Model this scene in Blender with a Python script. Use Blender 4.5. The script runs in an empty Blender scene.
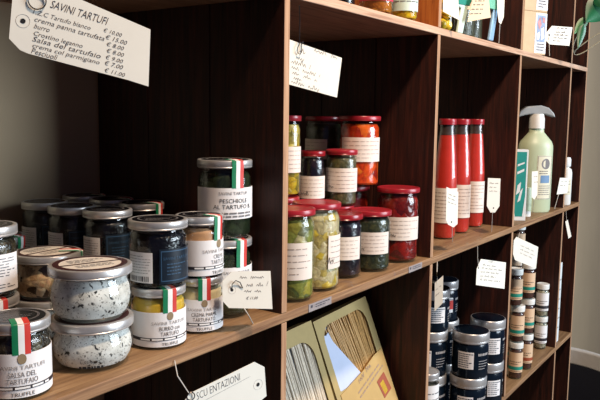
import bpy, math, random
from mathutils import Vector, Matrix

# ------------------------------------------------------------------ camera, sky, lights, exposure
sc = bpy.context.scene
COL = sc.collection
Z0 = 1.65                                    # eye height; heights below are given relative to it
F_PX, YAW, PITCH, ROLL = 704.22, math.radians(34.565), math.radians(6.7727), math.radians(.7322)
CAM = Vector((0, -.5, 0))
Fv = Vector((math.cos(YAW)*math.cos(PITCH), math.sin(YAW)*math.cos(PITCH), -math.sin(PITCH)))
R0 = Vector((math.sin(YAW), -math.cos(YAW), 0)); U0 = R0.cross(Fv)
Rv = math.cos(ROLL)*R0 + math.sin(ROLL)*U0
Uv = math.cos(ROLL)*U0 - math.sin(ROLL)*R0
cd = bpy.data.cameras.new('camera'); cam = bpy.data.objects.new('camera', cd); COL.objects.link(cam)
cd.sensor_width = 36; cd.lens = F_PX/600*36; cd.clip_start = .02
m = Matrix((Rv, Uv, -Fv)).transposed().to_4x4(); m.translation = CAM + Vector((0, 0, Z0)); cam.matrix_world = m
sc.camera = cam
w = bpy.data.worlds.new('world'); sc.world = w; w.use_nodes = True
w.node_tree.nodes['Background'].inputs[0].default_value = (.34, .34, .70, 1)
w.node_tree.nodes['Background'].inputs[1].default_value = .12

def area(name, loc, target, size, size_y, power, col, shape='RECTANGLE'):
    l = bpy.data.lights.new(name, 'AREA'); l.shape = shape; l.size = size; l.size_y = size_y
    l.energy = power; l.color = col
    o = bpy.data.objects.new(name, l); COL.objects.link(o); o.location = Vector(loc) + Vector((0, 0, Z0))
    o.rotation_euler = (Vector(target) - Vector(loc)).to_track_quat('-Z', 'Y').to_euler()
    return o
area('window_daylight', (2.15, -3.0, .55), (.9, .1, -.15), 1.8, 1.6, 152, (.79, .895, 1.0))
area('ceiling_lamp_light', (.60, -.72, 1.26), (1.15, .1, -.05), .16, .16, 35, (1.0, .74, .54), 'DISK')
sc.view_settings.view_transform = 'Standard'; sc.view_settings.look = 'None'
sc.view_settings.exposure = 0.0; sc.view_settings.gamma = 1.0; sc.view_settings.use_curve_mapping = False

# ------------------------------------------------------------------ pixel helpers (a point on a real plane)
def ray(px, py): return Fv + (px-300)/F_PX*Rv - (py-200)/F_PX*Uv
def on_plane(px, py, p0, n):
    d = ray(px, py); n = Vector(n); t = n.dot(Vector(p0)-CAM)/n.dot(d); return CAM + t*d
def on_y(px, py, Y): return on_plane(px, py, (0, Y, 0), (0, 1, 0))
def on_z(px, py, Z): return on_plane(px, py, (0, 0, Z), (0, 0, 1))

# ------------------------------------------------------------------ materials
def lin(c):
    if isinstance(c, str): c = tuple(int(c[i:i+2], 16)/255 for i in (0, 2, 4))
    return tuple((x/12.92 if x <= .04045 else ((x+.055)/1.055)**2.4) for x in c) + (1,)
MATS = {}
def base(name, col, rough=.5, metal=0., spec=.5):
    mt = bpy.data.materials.new(name); mt.use_nodes = True; nt = mt.node_tree; b = nt.nodes['Principled BSDF']
    b.inputs['Base Color'].default_value = lin(col); b.inputs['Roughness'].default_value = rough
    b.inputs['Metallic'].default_value = metal; b.inputs['Specular IOR Level'].default_value = spec
    MATS[name] = mt
    return mt, nt, b
def coord(nt, scale):
    tc = nt.nodes.new('ShaderNodeTexCoord'); mp = nt.nodes.new('ShaderNodeMapping')
    mp.inputs['Scale'].default_value = scale; nt.links.new(tc.outputs['Object'], mp.inputs['Vector']); return mp.outputs[0]
def ramp(nt, fac, stops, interp='LINEAR'):
    r = nt.nodes.new('ShaderNodeValToRGB'); r.color_ramp.interpolation = interp
    e = r.color_ramp.elements
    while len(e) < len(stops): e.new(.5)
    for k, (p, c) in enumerate(stops): e[k].position = p; e[k].color = lin(c)
    nt.links.new(fac, r.inputs[0]); return r.outputs[0]
def noise(nt, vec, scale, detail=4, rough=.6, dist=0.):
    n = nt.nodes.new('ShaderNodeTexNoise'); n.inputs['Scale'].default_value = scale
    n.inputs['Detail'].default_value = detail; n.inputs['Roughness'].default_value = rough
    n.inputs['Distortion'].default_value = dist; nt.links.new(vec, n.inputs['Vector']); return n.outputs['Fac']
def voro(nt, vec, scale, out='Color', feature='F1'):
    n = nt.nodes.new('ShaderNodeTexVoronoi'); n.feature = feature; n.inputs['Scale'].default_value = scale
    nt.links.new(vec, n.inputs['Vector']); return n.outputs[out]
def mix(nt, fac, a, b, mode='MIX'):
    n = nt.nodes.new('ShaderNodeMix'); n.data_type = 'RGBA'; n.blend_type = mode
    if isinstance(fac, float): n.inputs[0].default_value = fac
    else: nt.links.new(fac, n.inputs[0])
    for s, x in ((n.inputs[6], a), (n.inputs[7], b)):
        if isinstance(x, (str, tuple)): s.default_value = lin(x)
        else: nt.links.new(x, s)
    return n.outputs[2]
def bump(nt, b, h, strength, dist=.002):
    n = nt.nodes.new('ShaderNodeBump'); n.inputs['Strength'].default_value = strength; n.inputs['Distance'].default_value = dist
    nt.links.new(h, n.inputs['Height']); nt.links.new(n.outputs[0], b.inputs['Normal'])
def plain(name, col, rough=.5, metal=0., var=.0, vs=60, spec=.5):
    mt, nt, b = base(name, col, rough, metal, spec)
    c = lin(col)
    v = coord(nt, (1, 1, 1)); n = noise(nt, v, vs, 3)
    lo = tuple(max(0, x*(1-var)) for x in c[:3]); hi = tuple(min(1, x*(1+var)) for x in c[:3])
    r = nt.nodes.new('ShaderNodeValToRGB'); e = r.color_ramp.elements
    e[0].position = .3; e[1].position = .7; e[0].color = lo+(1,); e[1].color = hi+(1,)
    nt.links.new(n, r.inputs[0]); nt.links.new(r.outputs[0], b.inputs['Base Color'])
    return mt
def wood(name, grain, cols, rough=.6, stain=None, bs=.25, spec=.3):
    mt, nt, b = base(name, cols[1], rough, 0, spec)
    v = coord(nt, grain); n = noise(nt, v, 5, 6, .65, .6)
    c = ramp(nt, n, [(.30, cols[0]), (.50, cols[1]), (.72, cols[2])])
    v2 = coord(nt, tuple(g*.35 for g in grain)); n2 = noise(nt, v2, 3, 3, .5, 1.2)
    c = mix(nt, ramp(nt, n2, [(.42, '000000'), (.62, '6a6a6a')]), c, cols[0])
    if stain:
        v3 = coord(nt, (1, 1, 1)); n3 = noise(nt, v3, stain[1], 4, .6)
        c = mix(nt, ramp(nt, n3, [(stain[2], '000000'), (stain[2]+.07, stain[3])]), c, stain[0])
    nt.links.new(c, b.inputs['Base Color']); bump(nt, b, n, bs, .0012)
    return mt
def chunks(name, cols, scale=130, rough=.35, bs=.6, stretch=(1, 1, 1), dark='140f0c'):
    mt, nt, b = base(name, cols[0], rough, 0, .5)
    v0_ = coord(nt, stretch)
    nn_ = nt.nodes.new('ShaderNodeTexNoise'); nn_.inputs['Scale'].default_value = scale*1.1; nn_.inputs['Detail'].default_value = 3; nt.links.new(v0_, nn_.inputs['Vector'])
    sc_ = nt.nodes.new('ShaderNodeVectorMath'); sc_.operation = 'SCALE'; sc_.inputs['Scale'].default_value = .9/scale
    ad_ = nt.nodes.new('ShaderNodeVectorMath'); ad_.operation = 'ADD'
    nt.links.new(nn_.outputs['Color'], sc_.inputs[0]); nt.links.new(v0_, ad_.inputs[0]); nt.links.new(sc_.outputs[0], ad_.inputs[1]); v = ad_.outputs[0]
    vc = voro(nt, v, scale, 'Color')
    sp = nt.nodes.new('ShaderNodeSeparateColor'); nt.links.new(vc, sp.inputs[0])
    k = len(cols)
    c = ramp(nt, sp.outputs[0], [((i+.5)/k, cc) for i, cc in enumerate(cols)])
    d = voro(nt, v, scale, 'Distance', 'DISTANCE_TO_EDGE')
    c = mix(nt, ramp(nt, d, [(.0, '8a8a8a'), (.14, '000000')]), c, dark)
    n = noise(nt, v, scale*2, 3)
    c = mix(nt, .35, c, ramp(nt, n, [(.35, '202020'), (.65, 'e0e0e0')]), 'OVERLAY')
    nt.links.new(c, b.inputs['Base Color']); bump(nt, b, d, bs, .003)
    return mt
# wood of the shelving
G_X, G_Z = (1.5, 26, 26), (26, 26, 1.5)
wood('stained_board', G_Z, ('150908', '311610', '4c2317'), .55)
wood('lamplit_board', G_Z, ('7a3f1c', 'a85e2a', 'bd7638'), .5)  # warm lamp glow on the upper dividers, painted into the board colour
wood('stained_board_under', G_X, ('6e5040', '957059', 'aa8468'), .6)
wood('shelf_top_wood', G_X, ('6a5038', '8e7050', 'a68a66'), .5, ('5d5560', 16, .64, '8a8a8a'))
wood('lamplit_edge_wood', (1.2, 40, 40), ('957058', 'cba68a', 'e2c3a8'), .65)  # upper shelf edges: extra brightness from the near lamp is put into the colour
wood('raw_edge_wood', (1.2, 40, 40), ('64452f', '94704f', 'b5916c'), .65, ('6a6474', 26, .63, '9a9a9a'))
wood('raw_edge_upright', (40, 40, 1.2), ('7c5842', 'ac8564', 'c8a282'), .65, ('6f5a4c', 22, .62, '808080'))
# glass
mt, nt, b = base('clear_glass', 'ffffff', .03)
for n_ in list(nt.nodes):
    if n_.type == 'BSDF_PRINCIPLED': nt.nodes.remove(n_)
tr = nt.nodes.new('ShaderNodeBsdfTransparent'); tr.inputs[0].default_value = (.93, .96, .95, 1)
gl = nt.nodes.new('ShaderNodeBsdfGlossy'); gl.inputs['Roughness'].default_value = .05
fr = nt.nodes.new('ShaderNodeFresnel'); fr.inputs[0].default_value = 1.5
mx = nt.nodes.new('ShaderNodeMixShader'); geo = nt.nodes.new('ShaderNodeNewGeometry'); mm_ = nt.nodes.new('ShaderNodeMath'); mm_.operation = 'SUBTRACT'; mm_.use_clamp = True
nt.links.new(fr.outputs[0], mm_.inputs[0]); nt.links.new(geo.outputs['Backfacing'], mm_.inputs[1]); nt.links.new(mm_.outputs[0], mx.inputs[0])
nt.links.new(tr.outputs[0], mx.inputs[1]); nt.links.new(gl.outputs[0], mx.inputs[2])
nt.links.new(mx.outputs[0], nt.nodes['Material Output'].inputs[0])
# lids, papers, inks
plain('silver_lid', 'c6c5c3', .36, .65, .08, 90)
plain('dark_lid_print', '121318', .22, 0, .2, 60)
plain('cream_lid_print', 'dcd6ca', .4, 0, .06, 80)
plain('maroon_print', '3a1c1c', .4, 0, .1)
plain('red_lid', '991f2a', .30, .0, .12, 60)
plain('dark_red_lid', '8a1820', .25, .0, .12, 60)
plain('label_white', 'e6e4e2', .65, 0, .03, 40)
plain('label_cream', 'e4d9cd', .65, 0, .04, 40)
plain('label_kraft', 'd6b592', .7, 0, .06, 70)
plain('tag_card', 'e9e8dc', .75, 0, .03, 30)
plain('tag_tan', 'dcc9a8', .75, 0, .03, 30)
plain('ink_black', '141416', .6)
plain('ink_grey', '6f6c6c', .6)
plain('ink_pale', '9b9794', .6)
plain('ink_brown', '9a8272', .6)
plain('ink_brownblack', '4c4038', .6)
plain('ink_pen', '3d3c46', .7)
plain('band_dark', '2d2a30', .5)
plain('truffle_mark', '8d7a5c', .6)
plain('flag_green', '0f7a4f', .5); plain('flag_white', 'eeeeea', .5); plain('flag_red', 'c8372c', .5)
plain('teal_print', '1d8f86', .5, 0, .08)
plain('teal_stripe', '1f8a78', .5)
plain('rust_stripe', '9a4a2c', .5)
plain('black_label', '14202c', .35, 0, .15)
plain('blue_outline', '34526c', .4)
plain('wire_metal', '9a9690', .3, .9)
plain('string_white', 'cfcac0', .8)
plain('ring_metal', '55504e', .3, .9)
# contents
chunks('salsa_contents', ('14110d', '3d3220', '221c12', '5a5038', '191510', '6a6350'), 190)
chunks('black_contents', ('050507', '0c0b0e', '060709', '121013'), 170, .25, .3, dark='030304')
mt, nt, b = base('salt_contents', 'd8d6d0', .5)
v = coord(nt, (1, 1, 1)); vd = nt.nodes.new('ShaderNodeVectorMath'); vd.operation = 'ADD'
nn_ = nt.nodes.new('ShaderNodeTexNoise'); nn_.inputs['Scale'].default_value = 120; nt.links.new(v, nn_.inputs['Vector'])
vs_ = nt.nodes.new('ShaderNodeVectorMath'); vs_.operation = 'SCALE'; vs_.inputs['Scale'].default_value = .012
nt.links.new(nn_.outputs['Color'], vs_.inputs[0]); nt.links.new(v, vd.inputs[0]); nt.links.new(vs_.outputs[0], vd.inputs[1]); vw = vd.outputs[0]
d1 = voro(nt, vw, 165, 'Distance'); d2 = voro(nt, vw, 380, 'Distance'); n1 = noise(nt, v, 70, 4); n3 = noise(nt, v, 45, 2)
c = mix(nt, ramp(nt, n1, [(.38, '000000'), (.62, 'd0d0d0')]), 'ebe9e4', 'b4b0a8')
m1 = mix(nt, ramp(nt, d1, [(.20, 'ffffff'), (.30, '000000')]), '000000', ramp(nt, n3, [(.38, '000000'), (.48, 'ffffff')]))
c = mix(nt, m1, c, '1d1a18')
c = mix(nt, ramp(nt, d2, [(.20, 'e0e0e0'), (.32, '000000')]), c, '57524c')
nt.links.new(c, b.inputs['Base Color']); bump(nt, b, n1, .3)
chunks('rusty_salt_contents', ('d8b890', 'b98d64', 'e2cdb0', '8a6648', '3b2a20'), 110, .45, .4, dark='5a4030')
plain('butter_contents', 'cda62e', .4, 0, .12, 60)
plain('cheese_cream_contents', 'd9c9a0', .45, 0, .08, 90)
plain('tan_cream_contents', 'b98a62', .45, 0, .14, 90)
chunks('truffle_olive_contents', ('27301e', '1b2417', '35402a', '222b1c'), 60, .25, .4, dark='0c100b')
chunks('green_pickle_contents', ('7d8038', '5a6430', 'b3a878', '3f4a26', '9a9038'), 55, .25, .5, dark='26301a')
chunks('yellow_pickle_contents', ('c9a92c', 'a68c2a', 'd9c46a', '8a7a30'), 70, .25, .5, dark='4a421c')
chunks('artichoke_contents', ('cdc096', 'b9aa7e', 'd8cca4', 'a8965e', 'c4a83c'), 75, .3, .6, dark='7a6c40')
chunks('aubergine_contents', ('120d16', '1f1620', '0d0a12', '2a1c22'), 80, .25, .4, dark='08060a')
chunks('herb_contents', ('2b3220', '3b3f26', '1d2418', '454527'), 110, .3, .4, dark='10140c')
chunks('olive_paste_contents', ('4c4a2c', '5d5632', '3c3c24', '6a6140'), 160, .35, .35, dark='2a2818')
chunks('red_pepper_contents', ('8a1a12', '68120e', 'a52c18', '4c0d0c', '761810'), 60, .22, .6, dark='3a0806')
chunks('orange_pepper_contents', ('d8501a', 'c23414', 'e2701e', '9a2010'), 38, .2, .5, dark='5a1008')
plain('tomato_contents', 'c8352a', .28, 0, .10, 40)
plain('dark_oil_contents', '4a3c3a', .3, 0, .3)
chunks('amber_contents', ('b86a22', 'd08a30', '8a4a18', 'c97a28'), 70, .25, .5, dark='5a2c10')
chunks('lemon_contents', ('e0b81e', 'c99a18', 'f0d050', 'd8ac20'), 60, .25, .5, dark='7a5c10')
plain('lemon_skin', 'dcb428', .35, 0, .1, 90)
plain('navy_jar', '0b1621', .16, 0, .2, 30)
plain('navy_jar_print', '16324a', .4)
plain('spice_contents', '4a2a20', .5, 0, .3, 150)
chunks('pale_spice_contents', ('b0a890', '8a8670', 'd0c8b0', '3a3a34'), 160, .4, .3, dark='5a5648')
plain('soap_green', 'bcc8a6', .4, 0, .04, 20)
plain('soap_label', 'd6d2b8', .5, 0, .05)
plain('soap_label_blue', '5f83a8', .5, 0, .1)
plain('spray_grey', '9aa0a2', .35, 0, .05)
plain('bottle_white', 'e3e4de', .4, 0, .03)
plain('carton_white', 'dfe4e4', .5, 0, .03)
plain('kraft_board', 'c9b08c', .75, 0, .06, 50)
plain('pasta_board', 'a8945f', .7, 0, .06, 40)
plain('pasta_label', 'b99a5e', .7, 0, .06, 40)
plain('pasta_film', 'c3cfe6', .3, 0, .05, 20)
plain('spaghetti', 'c09658', .5, 0, .14, 200)
plain('pale_spaghetti', 'd8cdb8', .5, 0, .10, 200)
plain('picture_blue', '7f93b4', .5, 0, .5, 90); plain('picture_rose', 'c07a78', .5, 0, .4, 120)
plain('photo_white', 'dfe2e6', .4, 0, .03)
plain('pink_paper', 'd0264a', .5, 0, .06)
plain('mint_paper', 'c9e0d4', .5, 0, .05)
plain('mint_cloth', '6fb89a', .6, 0, .15, 50)
plain('blue_strip', '8fb6d6', .4, 0, .1)
plain('leaf_green', '12603a', .35, 0, .3, 30); plain('leaf_pale', '4f8f5a', .4, 0, .2, 40)
plain('vine_pale', 'b9b9a4', .5, 0, .1)
plain('chair_fabric', '0e1224', .7, 0, .2, 90); plain('chair_rail', 'c8c6c2', .4, 0, .04)
plain('sticker_grey', '938a88', .7, 0, .15, 200)
plain('outlet_grey', '77757c', .5)
plain('wall_paint', 'b4a082', .85, 0, .05, 3)
plain('floor_tile', '6b5d50', .6, 0, .15, 4)

# ------------------------------------------------------------------ mesh builder
class MB:
    def __init__(s): s.v = []; s.f = []; s.m = []
    def add(s, vs, fs, mi=0):
        k = len(s.v); s.v += [tuple(p) for p in vs]; s.f += [tuple(i+k for i in f) for f in fs]; s.m += [mi]*len(fs)
    def lathe(s, prof, seg=40, mi=0, c=(0, 0)):
        vs, rows = [], []
        for r, z in prof:
            if r < 1e-6: rows.append([len(vs)]); vs.append((c[0], c[1], z))
            else:
                rows.append(list(range(len(vs), len(vs)+seg)))
                vs += [(c[0]+r*math.cos(2*math.pi*k/seg), c[1]+r*math.sin(2*math.pi*k/seg), z) for k in range(seg)]
        fs = []
        for A, B in zip(rows, rows[1:]):
            for k in range(seg):
                a, a2 = A[k % len(A)], A[(k+1) % len(A)]; b_, b2 = B[k % len(B)], B[(k+1) % len(B)]
                if len(A) == 1: fs.append((a, b2, b_))
                elif len(B) == 1: fs.append((a, a2, b_))
                else: fs.append((a, a2, b2, b_))
        s.add(vs, fs, mi)
    def box(s, lo, hi, mi=0, top=None, front=None, bottom=None, mat=None):
        x0, y0, z0 = lo; x1, y1, z1 = hi
        vs = [(x0, y0, z0), (x1, y0, z0), (x1, y1, z0), (x0, y1, z0), (x0, y0, z1), (x1, y0, z1), (x1, y1, z1), (x0, y1, z1)]
        if mat is not None: vs = [mat @ Vector(p) for p in vs]
        fs = [((0, 3, 2, 1), bottom), ((4, 5, 6, 7), top), ((0, 1, 5, 4), front), ((1, 2, 6, 5), None), ((2, 3, 7, 6), None), ((3, 0, 4, 7), None)]
        k = len(s.v); s.v += [tuple(p) for p in vs]
        for f, mm in fs: s.f.append(tuple(i+k for i in f)); s.m.append(mi if mm is None else mm)
    def tube(s, pts, r, seg=8, mi=0, taper=None):
        pts = [Vector(p) for p in pts]; n = len(pts); vs = []; up = Vector((.3, .2, 1)).normalized()
        for i, p in enumerate(pts):
            t = (pts[min(i+1, n-1)] - pts[max(i-1, 0)]).normalized()
            a = t.cross(up)
            if a.length < 1e-3: a = t.cross(Vector((1, 0, 0)))
            a.normalize(); b_ = t.cross(a)
            rr = r*(1 if taper is None else 1+(taper-1)*i/(n-1))
            vs += [p + rr*(math.cos(2*math.pi*k/seg)*a + math.sin(2*math.pi*k/seg)*b_) for k in range(seg)]
        fs = [(i*seg+k, i*seg+(k+1) % seg, (i+1)*seg+(k+1) % seg, (i+1)*seg+k) for i in range(n-1) for k in range(seg)]
        fs += [tuple(range(seg))[::-1], tuple((n-1)*seg+k for k in range(seg))]
        s.add(vs, fs, mi)
    def prism(s, poly, n, t, mi=0, mback=None):    # polygon (3D points) extruded by n*t
        n = Vector(n).normalized()*t; k = len(poly)
        vs = [Vector(p) for p in poly] + [Vector(p)+n for p in poly]
        fs = [tuple(range(k)), tuple(range(2*k-1, k-1, -1))] + [(i, i+k, (i+1) % k+k, (i+1) % k) for i in range(k)]
        s.add(vs, fs, mi)
    def build(s, name, mats, parent=None, loc=None, smooth=35, bevel=0):
        me = bpy.data.meshes.new(name); me.from_pydata(s.v, [], s.f)
        if isinstance(mats, str): mats = [mats]
        for mm in mats: me.materials.append(MATS[mm])
        for p, i in zip(me.polygons, s.m): p.material_index = i
        if smooth:
            me.shade_smooth(); me.set_sharp_from_angle(angle=math.radians(smooth))
        me.update()
        o = bpy.data.objects.new(name, me); COL.objects.link(o)
        if parent is not None: o.parent = parent
        if loc is not None: o.location = loc
        if bevel:
            bv = o.modifiers.new('bevel', 'BEVEL'); bv.width = bevel; bv.segments = 2; bv.limit_method = 'ANGLE'
        return o

def tag(o, label, cat, group=None):
    o['label'] = label; o['category'] = cat
    if group: o['group'] = group
    return o
def thing(name, label, cat, loc, rz=0, group=None):
    o = bpy.data.objects.new(name, None); COL.objects.link(o); o.empty_display_size = .02
    o.location = Vector(loc) + Vector((0, 0, Z0)); o.rotation_euler = (0, 0, rz)
    return tag(o, label, cat, group)
def copy_thing(src, label, loc, rz, scale=1., group=None):
    r = src.copy(); COL.objects.link(r); r.location = Vector(loc) + Vector((0, 0, Z0)); r.rotation_euler = (0, 0, rz)
    r.scale = (scale,)*3; r['label'] = label
    if group: r['group'] = group
    for ch in list(src.children):
        c = ch.copy(); COL.objects.link(c); c.parent = r
        for g in list(ch.children):
            d = g.copy(); COL.objects.link(d); d.parent = c
    return r
def facing(x, y, delta=0): return math.atan2(-x, y+.5) + math.radians(delta)
def structure(o): o['kind'] = 'structure'; return o

# text as flat outlines: list of (verts2d, faces)
_TX = {}
def text2d(s, thin=0.):
    key = (s, thin)
    if key in _TX: return _TX[key]
    cu = bpy.data.curves.new('lettering', 'FONT'); cu.body = s; cu.size = 1; cu.align_x = 'CENTER'; cu.resolution_u = 2; cu.offset = thin
    o = bpy.data.objects.new('lettering', cu); COL.objects.link(o)
    bpy.context.view_layer.update()
    me = bpy.data.meshes.new_from_object(o.evaluated_get(bpy.context.evaluated_depsgraph_get()))
    r = ([(v.co.x, v.co.y) for v in me.vertices], [tuple(p.vertices) for p in me.polygons])
    bpy.data.objects.remove(o); bpy.data.curves.remove(cu); bpy.data.meshes.remove(me)
    _TX[key] = r; return r
def put_text(mb, s, u, v, size, mapf, mi=0, sx=1., left=False, slant=0., thin=0.):
    vs, fs = text2d(s, thin)
    if not vs: return
    off = -min(p[0] for p in vs) if left else 0
    mb.add([mapf(u+((p[0]+off)*sx+slant*p[1])*size, v+p[1]*size) for p in vs], fs, mi)
def put_rect(mb, u0, v0, u1, v1, mapf, mi=0, n=6):
    vs = []
    for i in range(n+1):
        u = u0+(u1-u0)*i/n; vs += [mapf(u, v0), mapf(u, v1)]
    mb.add(vs, [(2*i, 2*i+2, 2*i+3, 2*i+1) for i in range(n)], mi)
def put_lines(mb, u0, u1, v0, v1, n, h, mapf, mi=0, seed=0):   # fine print
    rn = random.Random(seed)
    for k in range(n):
        v = v1+(v0-v1)*(k+.5)/n; u = u0; end = u1-(u1-u0)*rn.choice((0, 0, .1, .3))
        while u < end:
            l = (u1-u0)*rn.uniform(.07, .2); put_rect(mb, u, v-h/2, min(u+l, end), v+h/2, mapf, mi, 2); u += l+(u1-u0)*.03
def put_scribble(mb, u0, u1, v, h, mapf, mi=0, seed=0, wd=.00035):   # handwriting too small to read
    rn = random.Random(seed); u = u0; pts = []
    def flush(p):
        for (a, b_), (c_, d_) in zip(p, p[1:]):
            L = math.hypot(c_-a, d_-b_) or 1; nx, ny = -(d_-b_)/L*wd/2, (c_-a)/L*wd/2
            mb.add([mapf(a+nx, b_+ny), mapf(a-nx, b_-ny), mapf(c_-nx, d_-ny), mapf(c_+nx, d_+ny)], [(0, 1, 2, 3)], mi)
    while u < u1:
        wl = rn.uniform(3, 7); p = []
        k = 0
        while k < wl*2 and u < u1:
            p.append((u+rn.uniform(-.1, .1)*h, v+(h*rn.uniform(.5, 1.0) if k % 2 else rn.uniform(-.1, .15)*h)*(1.35 if rn.random() < .15 else .8)))
            u += h*.32; k += 1
        flush(p); u += h*.7
def cyl(r, a0=0., off=.0005):                                   # wrap (u, v) on a cylinder; u = 0 faces local -Y
    return lambda u, v: ((r+off)*math.sin(a0+u/r), -(r+off)*math.cos(a0+u/r), v)
def patch(mb, r, a0, a1, z0, z1, mi=0, t=.0003, off=.0002, n=28, r_at=None):
    outer = []; inner = []
    zs = [z0, z1]
    for i in range(n+1):
        a = math.radians(a0+(a1-a0)*i/n)
        for z in zs:
            outer.append(((r+off+t)*math.sin(a), -(r+off+t)*math.cos(a), z)); inner.append(((r+off)*math.sin(a), -(r+off)*math.cos(a), z))
    k = len(outer); fs = []
    for i in range(n):
        fs.append((2*i, 2*i+2, 2*i+3, 2*i+1)); fs.append((k+2*i, k+2*i+1, k+2*i+3, k+2*i+2))
        fs.append((2*i, k+2*i, k+2*i+2, 2*i+2)); fs.append((2*i+1, 2*i+3, k+2*i+3, k+2*i+1))
    fs.append((0, 1, k+1, k)); fs.append((2*n, k+2*n, k+2*n+1, 2*n+1))
    mb.add(outer+inner, fs, mi)

# ------------------------------------------------------------------ room
f = MB(); f.box((-3, -4, -.1), (6, .55, 0)); structure(f.build('floor', 'floor_tile'))
f = MB(); f.box((-3, .342, 0), (6, .5, 3.2)); structure(f.build('wall_back', 'wall_paint'))

# ------------------------------------------------------------------ shelving unit
XD = [.2455, .6946, 1.1366, 1.5822, 2.0218]      # middle of each divider
TH = .0115
XE0, XE1 = 2.1945, 2.206
LEV = [(-1.05, -1.038), (-.6578, -.6458), (-.2562, -.2440), (.1406, .1526), (.538, .550)]
DEP = .337
X0 = XD[0]-TH/2
unit = thing('shelving_unit', 'dark-stained wooden cubbyhole shelving unit with raw pale front edges holding all the jars', 'shelf', (0, 0, -Z0))
for k, (z0, z1) in enumerate(LEV):
    s = MB(); s.box((X0, 0, z0+Z0), (XE1 if k != 4 else XE1, DEP, z1+Z0), 0, top=1, front=2, bottom=0)
    s.build('shelf_board', ['stained_board_under', 'shelf_top_wood', 'lamplit_edge_wood' if k > 2 else 'raw_edge_wood'], unit, smooth=0, bevel=.0013)
for (za, z0), (z1, zb) in zip(LEV, LEV[1:]):
    for x in XD + [(XE0+XE1)/2]:
        s = MB(); ys = [0, .118, .232, DEP]
        if x > 2.1: s.box((x-TH/2, 0, z0+Z0), (x+TH/2, DEP, z1+Z0), 0, front=1)
        else:
            for a, c_ in zip(ys, ys[1:]):
                s.box((x-TH/2, a+(.0004 if a else 0), z0+Z0), (x+TH/2, c_-.0004, z1+Z0), 0, front=1 if a == 0 else None)
        s.build('end_panel' if x > 2.1 else 'divider', ['lamplit_board' if z1 > .5 and x < 1.2 else 'stained_board', 'raw_edge_upright'], unit, smooth=0, bevel=.0011)
s = MB(); s.box((X0, .004, 0), (XE1, DEP-.01, LEV[0][0]+Z0)); s.build('plinth', ['stained_board'], unit, smooth=0, bevel=.002)

# ------------------------------------------------------------------ jars: shared pieces
def glass_jar(root, r, h, lid_h, neck=.86, contents='black_contents', fill=.93, shoulder=.14, round_b=.07):
    """straight glass jar below its lid; contents inside"""
    ht = h-lid_h
    prof = [(0, .0006), (r*.80, .0), (r*.93, h*round_b*.35), (r, h*round_b), (r, ht-h*shoulder), (r*.985, ht-h*shoulder*.75), (r*neck*1.03, ht-h*shoulder*.35), (r*neck, ht-h*.03), (r*neck, ht+lid_h*.5)]
    g = MB(); g.lathe(prof); g.build('glass_body', 'clear_glass', root)
    c = .0016; top = ht-h*shoulder*.35 if fill > .9 else (ht-h*shoulder)*fill/.9
    pr = [(0, .003), (r*.80-c, .003), (r*.93-c, h*round_b*.35+.002), (r-c, h*round_b+.001)]
    if fill > .9: pr += [(r-c, ht-h*shoulder), (r*.985-c, ht-h*shoulder*.75), (r*neck*1.0-c, top), (0, top+.0005)]
    else: pr += [(r-c, top), (0, top+.0005)]
    g = MB(); g.lathe(pr); g.build('contents', contents, root)
def lid(root, r, z0, z1, mat='silver_lid', disc=None, seg=48):
    g = MB(); hh = z1-z0
    g.lathe([(r*.95, z0), (r*.99, z0+hh*.06), (r*1.0, z0+hh*.16), (r*.985, z0+hh*.24), (r, z0+hh*.32), (r, z0+hh*.86), (r*.985, z0+hh*.96), (r*.96, z1), (r*.89, z1), (r*.87, z1-.0006), (0, z1-.0006)], seg)
    L = g.build('lid', mat, root)
    if disc == 'dark':
        d = MB(); d.lathe([(0, z1-.0004), (r*.86, z1-.0004), (r*.86, z1), (r*.80, z1+.0001), (0, z1+.0001)], seg)
        mp = lambda u, v: (u, v, z1+.0004)
        for rr in (.62, .66):
            n = 40; vs = []
            for k in range(n):
                a = 2*math.pi*k/n; vs += [(r*rr*math.cos(a), r*rr*math.sin(a), z1+.0004), (r*(rr+.02)*math.cos(a), r*(rr+.02)*math.sin(a), z1+.0004)]
            d.add(vs, [(2*k, (2*k+2) % (2*n), (2*k+3) % (2*n), 2*k+1) for k in range(n)], 1)
        put_text(d, 'SAVINI TARTUFI', 0, -r*.05, r*.13, mp, 1)
        put_lines(d, -r*.4, r*.4, -r*.4, -r*.12, 3, r*.04, mp, 1, 3)
        d.build('lid_print', ['dark_lid_print', 'ink_grey'], L)
    if disc == 'cream':
        d = MB(); d.lathe([(0, z1-.0004), (r*.88, z1-.0004), (r*.88, z1), (r*.70, z1+.0001), (0, z1+.0001)], seg)
        n = 44; vs = []
        for k in range(n):
            a = 2*math.pi*k/n; vs += [(r*.74*math.cos(a), r*.74*math.sin(a), z1+.0003), (r*.89*math.cos(a), r*.89*math.sin(a), z1+.0003)]
        d.add(vs, [(2*k, (2*k+2) % (2*n), (2*k+3) % (2*n), 2*k+1) for k in range(n)], 1)
        mp = lambda u, v: (u, v, z1+.0004)
        put_rect(d, -r*.74, -r*.06, r*.74, r*.03, mp, 1)
        put_lines(d, -r*.45, r*.45, r*.12, r*.5, 4, r*.03, mp, 2, 5)
        put_lines(d, -r*.45, r*.45, -r*.45, -r*.16, 3, r*.03, mp, 2, 6)
        d.build('lid_print', ['cream_lid_print', 'maroon_print', 'ink_grey'], L)
    return L
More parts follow.
